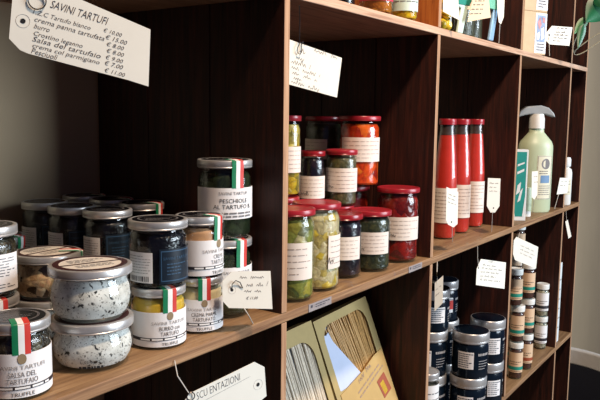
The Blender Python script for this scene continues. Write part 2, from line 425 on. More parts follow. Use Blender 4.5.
def seal_strip(root, rl, z_top, z_lid0, rj, z_end, w, ang):
    """tricolour paper strip from the lid top down its rim to the glass"""
    path = [('t', .35), ('t', .6), ('t', .85), ('r', rl*1.0, z_top-.0008), ('r', rl*1.0, (z_top+z_lid0)/2), ('r', rl*1.0, z_lid0), ('r', (rl+rj)/2, z_lid0-.003), ('r', rj, z_lid0-.008), ('r', rj, z_end)]
    g = MB(); a0 = math.radians(ang)
    n = 6
    for j in range(3):
        rows = []
        for p in path:
            row = []
            for i in range(3):
                u = -w/2+w*(j+i/2)/3
                if p[0] == 't':
                    x, y, z = u, -rl*p[1], z_top+.0007
                else:
                    a = u/p[1]; x, y, z = (p[1]+.0007)*math.sin(a), -(p[1]+.0007)*math.cos(a), p[2]
                row.append((x*math.cos(a0)-y*math.sin(a0), x*math.sin(a0)+y*math.cos(a0), z))
            rows.append(row)
        vs = [q for row in rows for q in row]
        g.add(vs, [(3*k+i, 3*k+i+1, 3*k+3+i+1, 3*k+3+i) for k in range(len(rows)-1) for i in range(2)], j)
    return g.build('seal_strip', ['flag_green', 'flag_white', 'flag_red'], root)
def front_label(root, r, z0, z1, lines, a=115, kind='savini', a0=0):
    g = MB(); patch(g, r, a0-a, a0+a, z0, z1); L = g.build('label', 'label_white', root)
    p = MB(); H = z1-z0; mp = cyl(r, math.radians(a0), .0009)
    # truffle mark, maker's name, product, dark band, foot word
    vs = [(H*.085*math.cos(t)*1.1, z1-H*.12+H*.115*math.sin(t)*1.05) for t in [2*math.pi*k/14 for k in range(14)]]
    p.add([mp(*q) for q in vs], [tuple(range(14))], 2)
    put_text(p, 'SAVINI TARTUFI', 0, z1-H*.36, H*.135, mp, 6, 1.1)
    for k, t in enumerate(lines): put_text(p, t, 0, z1-H*(.53+.155*k), H*.17, mp, 5 if kind == 'bold' else 1, .74)
    put_rect(p, -r*math.radians(a)*.99, z0+H*.18, r*math.radians(a)*.99, z0+H*.27, mp, 3, 24)
    put_lines(p, -r*1.1, r*1.1, z0+H*.19, z0+H*.26, 1, H*.045, cyl(r, math.radians(a0), .0012), 4, 5)
    put_text(p, 'TRUFFLE', 0, z0+H*.035, H*.125, mp, 0, 1.05)
    p.build('print', ['ink_black', 'ink_grey', 'truffle_mark', 'band_dark', 'flag_white', 'ink_brownblack', 'ink_pale'], L)
    return L
def print_label(root, r, a0, a1, z0, z1, mat='label_white', n=7, seed=1, ink='ink_grey', bar=True):
    g = MB(); patch(g, r, a0, a1, z0, z1); L = g.build('label', mat, root)
    p = MB(); mid = math.radians((a0+a1)/2); half = r*math.radians(a1-a0)/2; H = z1-z0; mp = cyl(r, mid, .0009)
    put_lines(p, -half*.85, half*.85, z0+H*(.28 if bar else .08), z1-H*.08, n, H*.016, mp, 0, seed)
    if bar:
        rn = random.Random(seed); u = -half*.7
        while u < half*.75:
            d = half*rn.uniform(.03, .08); put_rect(p, u, z0+H*.05, u+d, z0+H*.22, mp, 1, 1); u += d+half*rn.uniform(.05, .09)
    p.build('print', [ink, 'ink_black'], L)
    return L

GS = 'truffle jars on the middle shelf'
ZM = -.2435
def truffle_jar(label, x, y, z, r, h, contents, lines, delta, strip=0, a=115, lid_disc='dark', fill=.95, bold=False, z_lab=(.045, .62)):
    t = thing('truffle_jar', label, 'jar', (x, y, z), facing(x, y, delta), GS)
    lh = h*.145
    glass_jar(t, r*.985, h, lh, .88, contents, fill)
    lid(t, r, h-lh, h-.0001, 'silver_lid', lid_disc)
    front_label(t, r*.985, h*z_lab[0], h*z_lab[1], lines, a, 'bold' if bold else 'savini')
    if strip is not None: seal_strip(t, r, h, h-lh, r*.985, h*z_lab[1]-.001, r*.52, strip)
    return t
truffle_jar('truffle salsa jar with tricolour seal at the front left corner of the shelf', .3535, .0436, ZM, .0285, .067, 'salsa_contents', ['SALSA DEL', 'TARTUFAIO'], 7)
# jar with the back label, on another jar
tb = thing('truffle_jar', 'dark chunky jar with text-filled back label at the left edge, topmost of its stack', 'jar', (.381, .133, ZM+.066), facing(.381, .133, 8), GS)
glass_jar(tb, .0295, .070, .0100, .88, 'salsa_contents'); lid(tb, .030, .0600, .0699, 'silver_lid', 'dark')
print_label(tb, .0295, -100, 60, .008, .044, 'label_white', 11, 4, 'ink_black', False)
b0 = truffle_jar('lower jar with tricolour seal beneath the jar with back label at the left edge', .381, .133, ZM, .0295, .066, 'salsa_contents', ['SALSA DEL', 'TARTUFAIO'], 22)
truffle_jar('yellow truffle butter jar with tricolour seal under the large black jar', .5222, .0425, ZM, .029, .064, 'butter_contents', ['BURRO con', 'TARTUFO'], 24, bold=True)
truffle_jar('parmesan truffle cream jar with tricolour seal behind the yellow butter jar', .587, .043, ZM, .0268, .063, 'cheese_cream_contents', ['CREMA PARMI.', 'TARTUFATO'], 12, bold=True)
truffle_jar('tan cream jar stacked on the parmesan truffle cream jar', .587, .043, ZM+.063, .0272, .069, 'tan_cream_contents', ['CREMA', 'TARTUFO'], 52)
# large jars against the divider
def big_jar(label, x, y, z, lines, delta):
    t = thing('truffle_jar', label, 'jar', (x, y, z), facing(x, y, delta), GS); r, h, lh = .0335, .0955, .0100
    glass_jar(t, r*.985, h, lh, .88, 'truffle_olive_contents', .95); lid(t, r, h-lh, h-.0001, 'silver_lid', 'dark')
    g = MB(); patch(g, r*.985, -95, 95, h*.27, h*.66); L = g.build('label', 'label_white', t)
    p = MB(); mp = cyl(r*.985, 0, .0009)
    put_text(p, 'SAVINI TARTUFI', 0, h*.575, h*.055, mp, 1)
    for k, s in enumerate(lines): put_text(p, s, 0, h*(.475-.075*k), h*.075, mp, 0)
    put_lines(p, -r*.75, r*.75, h*.285, h*.365, 2, h*.022, mp, 1, 2)
    p.build('print', ['ink_black', 'ink_grey'], L)
    seal_strip(t, r, h, h-lh, r*.985, h*.655, r*.46, 8)
    return t
big_jar('large dark truffle peach jar, topmost of the stack against the dark divider', .652, .061, ZM+.0955, ['PESCHIOLE', 'AL TARTUFO B.'], 20)
big_jar('large dark jar with tricolour seal below the truffle peach jar, half behind the tag', .652, .061, ZM, ['PESCHIOLE', 'AL TARTUFO B.'], 30)
# black jars
def black_jar(label, x, y, z, s=1., delta=0, group='black truffle jars at the back of the shelf'):
    t = thing('black_truffle_jar', label, 'jar', (x, y, z), facing(x, y, delta), group); r, h, lh = .0314, .074, .0100
    glass_jar(t, r*.985, h, lh, .88, 'black_contents', .97); lid(t, r, h-lh, h-.0001, 'silver_lid', 'dark')
    print_label(t, r*.985, -66, -9, h*.10, h*.55, 'label_white', 7, 11, 'ink_grey')
    g = MB(); patch(g, r*.985, 4, 150, h*.08, h*.6); L = g.build('label', 'black_label', t)
    p = MB(); mp = cyl(r*.985, math.radians(40), .0009)
    for (u0, v0, u1, v1) in ((-.018, .56, .018, .575), (-.018, .12, .018, .135)): put_rect(p, u0, h*v0, u1, h*v1, mp, 0, 10)
    for u in (-.018, .0172): put_rect(p, u, h*.12, u+.0008, h*.575, mp, 0, 1)
    put_text(p, 'SAVINI TARTUFI', 0, h*.44, h*.06, mp, 0); put_lines(p, -.012, .012, h*.2, h*.4, 4, h*.015, mp, 0, 8)
    p.build('print', ['blue_outline'], L)
    return t
bj = black_jar('large black truffle jar with barcode label on top of the yellow butter jar', .5236, .0435, ZM+.064, 1, -2)
bj.scale = (1, 1, .95)
GB = 'black truffle jars at the back of the shelf'
S = .93
for lab, x, y, d in (('black jar with barcode label just behind the large black jar, nearest of the back row', .562, .169, -10),
                     ('black jar with white label, in the middle of the back row', .556, .2285, -14),
                     ('black jar at the far left end of the back row beside the wall', .561, .290, -14)):
    copy_thing(bj, lab, (x, y, ZM+.0612), facing(x, y, d), S, GB)
flagged = None
for lab, x, y, d in (('black jar with sealed lid behind the large black jar, right of the back row', .634, .188, 60),
                     ('black jar lid showing at the back between the row of black jars and the divider', .637, .250, 70),
                     ('farthest black jar lid at the back of the shelf against the wall', .640, .311, 80)):
    o = copy_thing(bj, lab, (x, y, ZM+.0612), facing(x, y, d), S, GB)
    seal_strip(o, .0314, .074, .060, .031, .045, .014, -10)
for x, y in ((.562, .169), (.556, .2285), (.561, .290), (.634, .188), (.637, .250), (.640, .311)):
    copy_thing(bj, 'black truffle jar hidden beneath the back row of black jars', (x, y, ZM), facing(x, y, 40), .0610/.074, 'black jars of the hidden lower layer')
# squat salt pots
GQ = 'squat truffle salt pots'
def salt_pot(label, x, y, z, contents, delta, h=.0500, strip=None, writing=False):
    t = thing('truffle_salt_pot', label, 'jar', (x, y, z), facing(x, y, delta), GQ); r = .0398; lh = .0095; ht = h-lh
    prof = [(0, .0006), (r*.70, 0), (r*.84, ht*.06), (r*.95, ht*.24), (r*.99, ht*.48), (r*.965, ht*.7), (r*.90, ht*.86), (r*.885, ht), (r*.885, ht+lh*.4)]
    g = MB(); g.lathe(prof, 48); g.build('glass_body', 'clear_glass', t)
    g = MB(); g.lathe([(0, .003), (r*.68, .003), (r*.82, ht*.06+.002), (r*.95-.0018, ht*.24+.001), (r*.99-.0018, ht*.48), (r*.965-.0018, ht*.7), (r*.90-.0018, ht*.86), (r*.875, ht*.97), (0, ht*.975)], 48)
    c = g.build('contents', contents, t)
    lid(t, r, ht, h-.0001, 'silver_lid', 'cream')
    if strip is not None: seal_strip(t, r, h, ht, r*.97, ht*.6, r*.42, strip)
    if writing:
        p = MB(); mp = cyl(r*.975, 0, .0012)
        put_text(p, 'L. 03/08/22', 0, ht*.30, .0036, mp, 0, 1.1); put_lines(p, -.010, .012, ht*.14, ht*.25, 1, .0024, mp, 0, 4)
        p.build('print', ['ink_black'], t)
    return t
salt_pot('squat white truffle salt pot on the shelf, lower of the front stack of two', .4404, .0502, ZM, 'salt_contents', -4, .0470, None, True)
salt_pot('squat white truffle salt pot with cream lid, upper of the front stack of two', .4395, .050, ZM+.0470, 'salt_contents', 20, .0520, None)
_d = salt_pot('squat pot with rusty contents behind the front salt pots, upper of its stack', .470, .161, ZM+.0442, 'rusty_salt_contents', 40, .0520, 42); _d.scale = (.94,)*3
_d = salt_pot('squat pot under the one with rusty contents, lower of its stack', .470, .161, ZM, 'salt_contents', 0, .0470); _d.scale = (.94,)*3
salt_pot('squat pot in the dark back left corner by the wall, upper of its stack', .470, .270, ZM+.0470, 'salt_contents', 30, .0520, 30)
salt_pot('squat pot in the dark back left corner, lower of its stack', .470, .270, ZM, 'salt_contents', 0, .0470)

# ------------------------------------------------------------------ preserves with red lids
GP = 'red-lidded preserves in the second cubby'
def preserve(label, x, y, z, r, h, contents, delta=0, la=(-80, 80), lz=(.24, .66), lidm='red_lid', fill=.96, neck=.9, labm='label_cream', lh=.0085, pad=True):
    t = thing('preserve_jar', label, 'jar', (x, y, z), facing(x, y, delta), GP)
    glass_jar(t, r*.97, h, lh, neck, contents, fill, .12, .05); lid(t, r, h-lh, h-.0001, lidm)
    L = print_label(t, r*.97, la[0], la[1], h*lz[0], h*lz[1], labm, 5, int(x*977), 'ink_brown', False)
    p = MB(); mp = cyl(r*.97, math.radians((la[0]+la[1])/2-20), .0011); H = h*(lz[1]-lz[0])
    put_scribble(p, -r*.55, r*.1, h*lz[0]+H*.18, H*.14, mp, 0, int(y*911), .0007); p.build('drawing', ['ink_black'], L)
    return t
preserve('tall green pickle jar with red lid, first beside the pale divider edge', .7605, .0367, ZM, .0316, .1226, 'green_pickle_contents', 0, (-70, 62), (.25, .65))
preserve('tall jar of pale artichokes with its label turned to the right', .8317, .0438, ZM, .0347, .1237, 'artichoke_contents', 0, (30, 120), (.26, .64))
preserve('short dark aubergine jar with red lid in the front row right of the artichokes', .9210, .0545, ZM, .0315, .0972, 'aubergine_contents', 0, (-75, 60), (.30, .66), lidm='dark_red_lid')
preserve('short dark green herb jar with red lid in the front row', .9895, .0433, ZM, .0335, .0968, 'herb_contents', 0, (-60, 62), (.30, .66))
preserve('tall jar of red peppers at the right end of the front row', 1.0821, .0415, ZM, .0366, .1261, 'red_pepper_contents', 0, (-40, 75), (.31, .62), fill=.99)
preserve('jar with red lid behind the artichoke jar', .850, .1255, ZM, .032, .1238, 'olive_paste_contents', 0)
preserve('red-lidded jar behind the aubergine jar in the second row', .925, .1350, ZM, .030, .0988, 'aubergine_contents', 0, lidm='dark_red_lid')
preserve('red-lidded jar behind the herb jar in the second row', .9885, .1085, ZM, .030, .0988, 'herb_contents', 0)
preserve('jar of dark red peppers behind the tall red pepper jar', 1.058, .1225, ZM, .034, .1261, 'red_pepper_contents', 0, (70, 150), fill=.99)
preserve('red-lidded jar at the very back of the second cubby, lower of its stack', 1.076, .1965, ZM, .034, .1261, 'red_pepper_contents', 0, lidm='dark_red_lid')
preserve('tall narrow jar of yellow pickles stacked behind the pale divider edge', .8626, .120, ZM+.1238, .0219, .1210, 'yellow_pickle_contents', 10, (-70, 70), (.30, .62))
preserve('small dark jar with red lid in the upper layer', .9465, .130, ZM+.0988, .0222, .0900, 'aubergine_contents', 8, (-75, 70), (.16, .56), lidm='dark_red_lid')
preserve('small olive green paste jar with red lid in the upper layer', .9895, .100, ZM+.0988, .0267, .0920, 'olive_paste_contents', 10, (-85, 70), (.26, .68))
preserve('big jar of glowing orange peppers with large cream label, upper layer at back', 1.0555, .105, ZM+.1261, .0359, .1195, 'orange_pepper_contents', 14, (-70, 62), (.36, .70), fill=.99)
preserve('big dark jar beside the orange peppers, upper layer in shadow', 1.076, .1905, ZM+.1261, .0345, .1180, 'herb_contents', -10, (-90, 20), (.36, .66), lidm='dark_red_lid')

# ------------------------------------------------------------------ passata bottles
GT = 'tomato passata bottles'
def passata(label, x, y, delta):
    t = thing('passata_bottle', label, 'bottle', (x, y, ZM), facing(x, y, delta), GT); r, h = .0238, .2425
    prof = [(0, .0006), (r*.85, 0), (r*.97, .003), (r, .008), (r, h*.49), (r*.985, h*.53), (r*.86, h*.70), (r*.70, h*.87), (r*.64, h*.90), (r*.64, h*.97)]
    g = MB(); g.lathe(prof); g.build('glass_body', 'clear_glass', t)
    c = .0014
    g = MB(); g.lathe([(0, .003), (r*.85-c, .003), (r-c, .009), (r-c, h*.49), (r*.985-c, h*.53), (r*.86-c, h*.70), (r*.70-c, h*.865), (0, h*.866)]); g.build('contents', 'tomato_contents', t)
    g = MB(); g.lathe([(0, h*.868), (r*.69-c, h*.869), (r*.625-c, h*.90), (r*.625-c, h*.945), (0, h*.946)]); g.build('headspace', 'dark_oil_contents', t)
    lid(t, r*.73, h*.95, h, 'red_lid')
    print_label(t, r, -75, 75, h*.14, h*.43, 'label_cream', 8, 21, 'ink_brown', False)
    return t
pb = passata('tomato passata bottle nearest the pale divider edge, first of three', 1.3400, .0650, 10)
copy_thing(pb, 'middle tomato passata bottle of the three', (1.4300, .0710, ZM), facing(1.43, .071, 4), 1, GT)
copy_thing(pb, 'tomato passata bottle farthest right of the three', (1.5300, .0770, ZM), facing(1.53, .077, 0), 1, GT)

# ------------------------------------------------------------------ fourth cubby: toothpaste box, soap spray, white bottle
t = thing('toothpaste_box', 'upright white and teal toothpaste box at the left of the green spray bottle', 'box', (1.6980, .0300, ZM), facing(1.698, .03, 14))
g = MB(); g.box((-.020, -.014, 0), (.0185, .014, .1715)); g.build('carton', 'carton_white', t, smooth=0, bevel=.0008)
p = MB(); mp = lambda u, v: (u, -.0144, v)
put_rect(p, -.013, .010, .015, .166, mp, 0, 1)
mp2 = lambda u, v: (u, -.0148, v)
for q in (((-.013, .010), (-.007, .010), (-.013, .045)), ((.015, .010), (.010, .010), (.015, .06)), ((-.004, .086), (.004, .094), (.002, .070), (-.007, .062)), ((.003, .072), (.009, .080), (.004, .050), (-.003, .044)), ((-.006, .118), (.010, .126), (.010, .120), (-.006, .112)), ((-.006, .136), (.010, .142), (.010, .138), (-.006, .131))):
    p.add([mp2(*w_) for w_ in q], [tuple(range(len(q)))], 1)
p.build('print', ['teal_print', 'carton_white'], t)
t = thing('spray_bottle', 'pale green soap spray bottle with grey trigger head', 'bottle', (1.8910, .0478, ZM), facing(1.891, .0478, 16))
r = .0450
g = MB(); g.lathe([(0, .001), (r*.92, 0), (r, .006), (r, .168), (r*.985, .176), (r*.90, .186), (r*.52, .206), (r*.44, .210), (r*.42, .222), (0, .223)], 48)
for i, q in enumerate(g.v): g.v[i] = (q[0], q[1]*.68, q[2])
g.build('body', 'soap_green', t)
g = MB(); g.lathe([(0, .220), (r*.44, .220), (r*.43, .246), (r*.40, .250), (r*.38, .258), (0, .258)], 32); g.build('collar', 'bottle_white', t)
g = MB(); out = [(-.054, .248), (-.048, .266), (-.030, .277), (.006, .280), (.026, .274), (.040, .260), (.044, .249), (.034, .252), (.018, .257), (-.018, .257), (-.036, .254)]
g.prism([(a, -.013, b_) for a, b_ in out], (0, 1, 0), .026); g.build('trigger_head', 'spray_grey', t, smooth=50, bevel=.003)
g = MB(); n = 20
def ell(u, v, off=.0006):
    a = u/r; return ((r+off)*math.sin(a), -(r+off)*.68*math.cos(a), v)
put_rect(g, -.002, .035, .046, .150, ell, 0, n); L = g.build('label', 'soap_label', t)
p = MB(); e2 = lambda u, v: ell(u, v, .0012)
for (u0, v0, u1, v1) in ((0, .148, .044, .1488), (0, .036, .044, .037)): put_rect(p, u0, v0, u1, v1, e2, 1, 12)
for u in (-.0005, .0435): put_rect(p, u, .036, u+.0009, .1488, e2, 1, 1)
vs = [(.022+.013*math.cos(k*.4488), .128+.014*math.sin(k*.4488)) for k in range(14)]; p.add([e2(*q) for q in vs], [tuple(range(14))], 1)
put_rect(p, .008, .078, .036, .098, e2, 0, 6); put_lines(p, .004, .040, .045, .073, 5, .0016, e2, 1, 4); put_lines(p, .004, .040, .100, .112, 2, .0022, e2, 1, 9)
p.build('print', ['soap_label_blue', 'ink_grey'], L)
t = thing('lotion_tube', 'small pale green tube behind the tag between the toothpaste box and spray bottle', 'tube', (1.775, .030, ZM), facing(1.775, .03, 0))
g = MB(); g.lathe([(0, 0), (.010, 0), (.011, .002), (.011, .014), (.0125, .016), (.0125, .062), (.0118, .074), (0, .0745)], 28); g.build('body', 'soap_green', t)
g = MB(); g.lathe([(.0112, .0005), (.0117, .001), (.0117, .0135), (.0112, .014)], 28); g.build('cap', 'bottle_white', t)
t = thing('lotion_bottle', 'slim white lotion bottle in the last narrow cubby', 'bottle', (2.102, .0200, ZM), facing(2.102, .02, 0))
g = MB(); g.lathe([(0, 0), (.0165, 0), (.018, .003), (.018, .092), (.016, .102), (.009, .108), (.009, .112), (0, .112)], 32); g.build('body', 'bottle_white', t)
g = MB(); g.lathe([(0, .110), (.0125, .110), (.0135, .112), (.0135, .130), (.011, .1365), (0, .137)], 28); g.build('cap', 'carton_white', t)
g = MB(); patch(g, .018, -60, 60, .03, .075); L = g.build('label', 'soap_label', t)
p = MB(); put_lines(p, -.015, .015, .034, .072, 5, .002, cyl(.018, 0, .0009), 0, 5); p.build('print', ['ink_grey'], L)

# ------------------------------------------------------------------ lower shelf: navy cream jars, spice jars
ZL = -.6453
GN = 'navy cream jars stacked in the lower cubby'
def cream_jar(label, x, y, z, delta=0):
    t = thing('cream_jar', label, 'jar', (x, y, z), facing(x, y, delta), GN); r, h = .0405, .0965
    g = MB(); g.lathe([(0, .0006), (r*.88, 0), (r*.97, .003), (r*.975, .008), (r*.975, .066), (r*.93, .072), (r*.90, .076), (r*.90, .078), (0, .078)], 44); g.build('body', 'navy_jar', t)
    lid(t, r, .074, h, 'silver_lid', None)
    d = MB(); d.lathe([(0, h-.0008), (r*.94, h-.0008), (r*.94, h), (r*.91, h+.0004), (0, h+.0004)], 40); d.build('lid_print', ['navy_jar'], t.children[-1])
    g = MB(); patch(g, r*.975, -32, 18, .022, .058); L = g.build('label', 'label_white', t)
    p = MB(); put_lines(p, -.016, .016, .024, .056, 7, .0017, cyl(r*.975, math.radians(-7), .0009), 0, 3)
    p.build('print', ['navy_jar_print'], L)
    g = MB(); mp = cyl(r*.975, math.radians(52), .0007); put_lines(g, -.014, .014, .048, .058, 1, .005, mp, 0, 6); put_lines(g, -.012, .012, .02, .042, 4, .0016, mp, 0, 2)
    g.build('lettering', ['ink_pale'], t)
    return t
CH = .0980
cj = cream_jar('navy cream jar with silver lid in front, second layer of the stack', 1.420, .028, ZL+CH, -6)
cj.scale = (.97, .97, CH/.0965)
def cj2(lab, x, y, k, d): return copy_thing(cj, lab, (x, y, ZL+CH*k), facing(x, y, d), 1, GN)
_ct = copy_thing
def copy_thing(src, label, loc, rz, scale=1., group=None):
    o = _ct(src, label, loc, rz, scale, group)
    if src is cj: o.scale = cj.scale
    return o
cj2('navy cream jar directly beneath the front one, at the picture bottom', 1.420, .030, 0, 0)
cj2('navy cream jar at right against the divider, second layer', 1.5355, .032, 1, 30)
cj2('navy cream jar at right against the divider, bottom layer', 1.5355, .032, 0, 40)
cj2('navy cream jar at left beside the pale upright, second layer', 1.378, .105, 1, -10)
cj2('navy cream jar at left behind the small labelled jar, bottom layer', 1.378, .105, 0, 0)
cj2('navy cream jar at left under the hanging tag, topmost of its stack', 1.380, .103, 2, 30).scale = (.94, .94, .93)
for k in range(2): cj2('navy cream jar hidden at the back, below the topmost back jar', 1.466, .116, k, 0)
cj2('navy cream jar with red mark at the back, topmost of its stack', 1.466, .116, 2, 26).scale = (.86, .86, .93)
cr = MB(); cr.v = []; mp = cyl(.0395, math.radians(12), .0012)
put_rect(cr, -.006, .03, .004, .052, mp, 0, 4); o = cr.build('red_mark', ['flag_red'], [q for q in bpy.data.objects if q.get('label', '').startswith('navy cream jar with red mark')][0])
t = thing('ointment_jar', 'small jar with silver lid and white label at the foot of the pale upright', 'jar', (1.205, .032, ZL), facing(1.205, .03, 30))
glass_jar(t, .0235, .168, .014, .9, 'salsa_contents'); lid(t, .024, .154, .168, 'silver_lid'); print_label(t, .0235, -90, 90, .02, .146, 'label_white', 9, 31, 'ink_grey', False)
GZ = 'spice jars stacked in the lower right cubby'
def spice_jar(label, x, y, z, stripe, contents='spice_contents', labm='label_kraft', delta=0):
    t = thing('spice_jar', label, 'jar', (x, y, z), facing(x, y, delta), GZ); r, h = .0168, .0940
    glass_jar(t, r, h, .015, .9, contents, .95, .10, .05)
    lid(t, r*1.02, h-.015, h-.0001, 'bottle_white')
    g = MB(); patch(g, r, -100, 100, h*.20, h*.74); L = g.build('label', labm, t)
    p = MB(); mp = cyl(r, 0, .0008); put_rect(p, -r*1.7, h*.27, r*1.7, h*.36, mp, 0, 16)
    put_lines(p, -r*.8, r*.8, h*.21, h*.26, 1, .001, mp, 1, 2); put_lines(p, -r*.9, r*.9, h*.40, h*.52, 2, .0015, mp, 1, 3)
    p.build('print', [stripe, 'ink_black'], L)
    return t
sp = spice_jar('spice jar', 1.7150, .0190, ZL, 'teal_stripe')
sp['label'] = 'teal-striped spice jar at the shelf front, bottom of the second stack'
sr = spice_jar('rust-striped spice jar, bottom of the third stack', 1.7980, .0190, ZL, 'rust_stripe')
sd = spice_jar('pale herb jar at right by the divider, bottom of its stack', 1.9870, .0345, ZL, 'band_dark', 'pale_spice_contents', 'label_white')
def cps(src, lab, x, y, k, d=0): return copy_thing(src, lab, (x, y, ZL+.094*k), facing(x, y, d), 1, GZ)
cps(sp, 'teal-striped spice jar on the second layer, front row', 1.7130, .0190, 1)
cps(sp, 'spice jar on the third layer, left of the tag', 1.7000, .0240, 2, 8)
cps(sp, 'teal-striped spice jar on the second layer of the third stack', 1.7960, .0190, 1)
cps(sp, 'spice jar directly behind the white tag, third layer', 1.7900, .0200, 2)
cps(sp, 'spice jar behind the tag, topmost and barely showing above it', 1.815, .058, 3)
for k in range(3): cps(sp, ('spice jar hidden at the back under the topmost one', 'spice jar hidden at the back under the topmost one', 'spice jar peeking out right of the jar behind the tag')[k], 1.815, .058, k)
for k in range(3): cps(sr, ('spice jar half hidden by the pale divider edge, bottom of the first stack', 'spice jar half hidden by the pale divider edge, second layer', 'spice jar half hidden by the pale divider edge, third layer')[k], 1.6180, .0330, k)
cps(sd, 'pale herb jar at right by the divider, second layer', 1.9850, .0345, 1)
cps(sp, 'teal-striped spice jar at right in the second row, between the third stack and herb jars', 1.880, .050, 0)
t = thing('white_card_box', 'slim upright pale box in the last narrow lower cubby', 'box', (2.075, .020, ZL), 0)
g = MB(); g.box((-.012, -.01, 0), (.012, .016, .235)); g.build('carton', 'carton_white', t, smooth=0, bevel=.001)
p = MB(); put_lines(p, -.009, .009, .03, .2, 6, .003, lambda u, v: (u, -.0106, v), 0, 3); p.build('print', ['ink_pale'], t)

# ------------------------------------------------------------------ pasta boxes leaning in the lower cubby
def pasta_box(label, xl, xr, win, strands, rub, roll):
    lean = math.radians(20.6); L = .3238; T = .026; W = xr-xl
    t = thing('pasta_box', label, 'box', (xl+(L*math.sin(math.radians(roll))), -.001, ZL+T*math.sin(lean)+.0012), 0, 'pasta boxes leaning in the lower cubby')
    t.rotation_mode = 'XYZ'                                          # local: x along, z up the face, y into the box
    t.rotation_euler = (Matrix.Rotation(-lean, 3, 'X') @ Matrix.Rotation(-math.radians(roll), 3, 'Y')).to_euler()
    u0, u1, v0, v1, rad = win
    outl = [(0, 0), (W, 0), (W, L), (0, L)]
    # board with a window: ring between the outline and the rounded window
    n = 8; hole = []
    for cx, cz, a in ((u1-rad, v1-rad, 0), (u0+rad, v1-rad, 90), (u0+.004, v0+.004, 180), (u1-.004, v0+.004, 270)):
        q = rad if cz > v0+.01 else .004
        hole += [(cx+q*math.cos(math.radians(a+90*k/n)), cz+q*math.sin(math.radians(a+90*k/n))) for k in range(n+1)]
    g = MB(); N = len(hole); outer = []
    for (a, b_) in hole:                                             # outward to the rectangle
        dx, dz = a-(u0+u1)/2, b_-(v0+v1)/2
        ks = []
        if dx > 1e-9: ks.append((W-(u0+u1)/2)/dx)
        if dx < -1e-9: ks.append((-(u0+u1)/2)/dx)
        if dz > 1e-9: ks.append((L-(v0+v1)/2)/dz)
        if dz < -1e-9: ks.append((-(v0+v1)/2)/dz)
        k = min(ks); outer.append(((u0+u1)/2+dx*k, (v0+v1)/2+dz*k))
    # insert rectangle corners
    vs = [(a, 0, b_) for a, b_ in hole] + [(a, 0, b_) for a, b_ in outer] + [(a, .0012, b_) for a, b_ in hole] + [(a, .0012, b_) for a, b_ in outer]
    fs = []
    for i in range(N):
        j = (i+1) % N
        fs.append((i, j, N+j, N+i)); fs.append((2*N+i, 3*N+i, 3*N+j, 2*N+j)); fs.append((i, 2*N+i, 2*N+j, j))
        A, B = outer[i], outer[j]
        if abs(A[0]-B[0]) > 1e-6 and abs(A[1]-B[1]) > 1e-6:          # corner between
            cx = W if max(A[0], B[0]) > W-1e-6 else 0; cz = L if max(A[1], B[1]) > L-1e-6 else 0
            k = len(vs); vs += [(cx, 0, cz), (cx, .0012, cz)]; fs.append((N+i, N+j, k)); fs.append((3*N+j, 3*N+i, k+1))
    g.add(vs, fs, 0)
    g.box((0, T-.001, 0), (W, T, L)); g.box((0, 0.0012, 0), (.001, T, L)); g.box((W-.001, .0012, 0), (W, T, L)); g.box((0, .0012, L-.001), (W, T, L)); g.box((0, .0012, 0), (W, T, .001))
    g.build('carton', 'pasta_board', t, smooth=0)
    # spaghetti
    rn = random.Random(int(xl*1000)); g = MB(); fan = .16 if rub else 0.
    x = u0+(.012 if rub else -.004)
    while x < u1+.004:
        for yy in (.005, .0105):
            xb = u1+.004-(u1+.004-x)*(1-fan)+rn.uniform(-.002, .002); j_ = lambda q: rn.uniform(-q, q)
            top = v1+.004-(rn.uniform(0, .02) if x < u0+.04 else 0)
            g.tube([(xb, yy+j_(.0015), .02), (xb, yy, v0), ((x+xb)/2+j_(.001), yy+j_(.001), (v0+v1)/2), (x+j_(.003), yy+j_(.0015), top)], .00165, 6)
        x += .0040
    g.build('spaghetti', strands, t)
    g = MB(); g.box((u0-.004, .0165, v0-.004), (u1+.004, .0175, v1+.004)); g.build('inner_bag', 'pasta_film', t, smooth=0)
    if rub:
        g = MB(); g.prism([(a, .0018, b_) for a, b_ in ((u0-.004, v1-.010), (u0+.010, v1-.016), (u0+.018, v1-.012), (u0+.024, v1-.030), (u0+.088, v0-.01), (u0-.004, v0-.01))], (0, 1, 0), .0006); g.build('film_fold', 'pasta_film', t, smooth=0)
    if rub:                                                          # printed paper band below the window
        g = MB(); out = [(.012, .02), (W-.004, .02), (W-.004, v0+.026), (W*.80, v0+.022), (W*.55, v0+.010), (W*.35, v0+.004), (.012, v0-.004)]
        g.prism([(a, -.0012, b_) for a, b_ in out], (0, 1, 0), .0010); B = g.build('paper_band', 'pasta_label', t, smooth=0)
        p = MB(); ca, sa = math.cos(math.radians(14)), math.sin(math.radians(14))
        mp = lambda u, v: (W*.62+ca*u-sa*v, -.0018, v0-.008+sa*u+ca*v)
        put_scribble(p, -.035, .03, .012, .010, mp, 0, 4, .0012); put_lines(p, -.05, .05, -.010, .006, 2, .0022, mp, 0, 7)
        put_rect(p, .012, -.050, .044, -.016, mp, 1, 2); put_rect(p, .018, -.046, .032, -.024, mp, 2, 2)
        p.build('print', ['ink_brown', 'rust_stripe', 'butter_contents'], B)
    return t
pasta_box('olive cardboard pasta box at right with spaghetti beside pale film', .931, 1.108, (.016, .158, .200, .309, .026), 'spaghetti', True, 2.2)
pasta_box('cardboard pasta box at left showing pale spaghetti, half behind the upright', .752, .927, (.022, .160, .085, .298, .030), 'pale_spaghetti', False, 1.2)

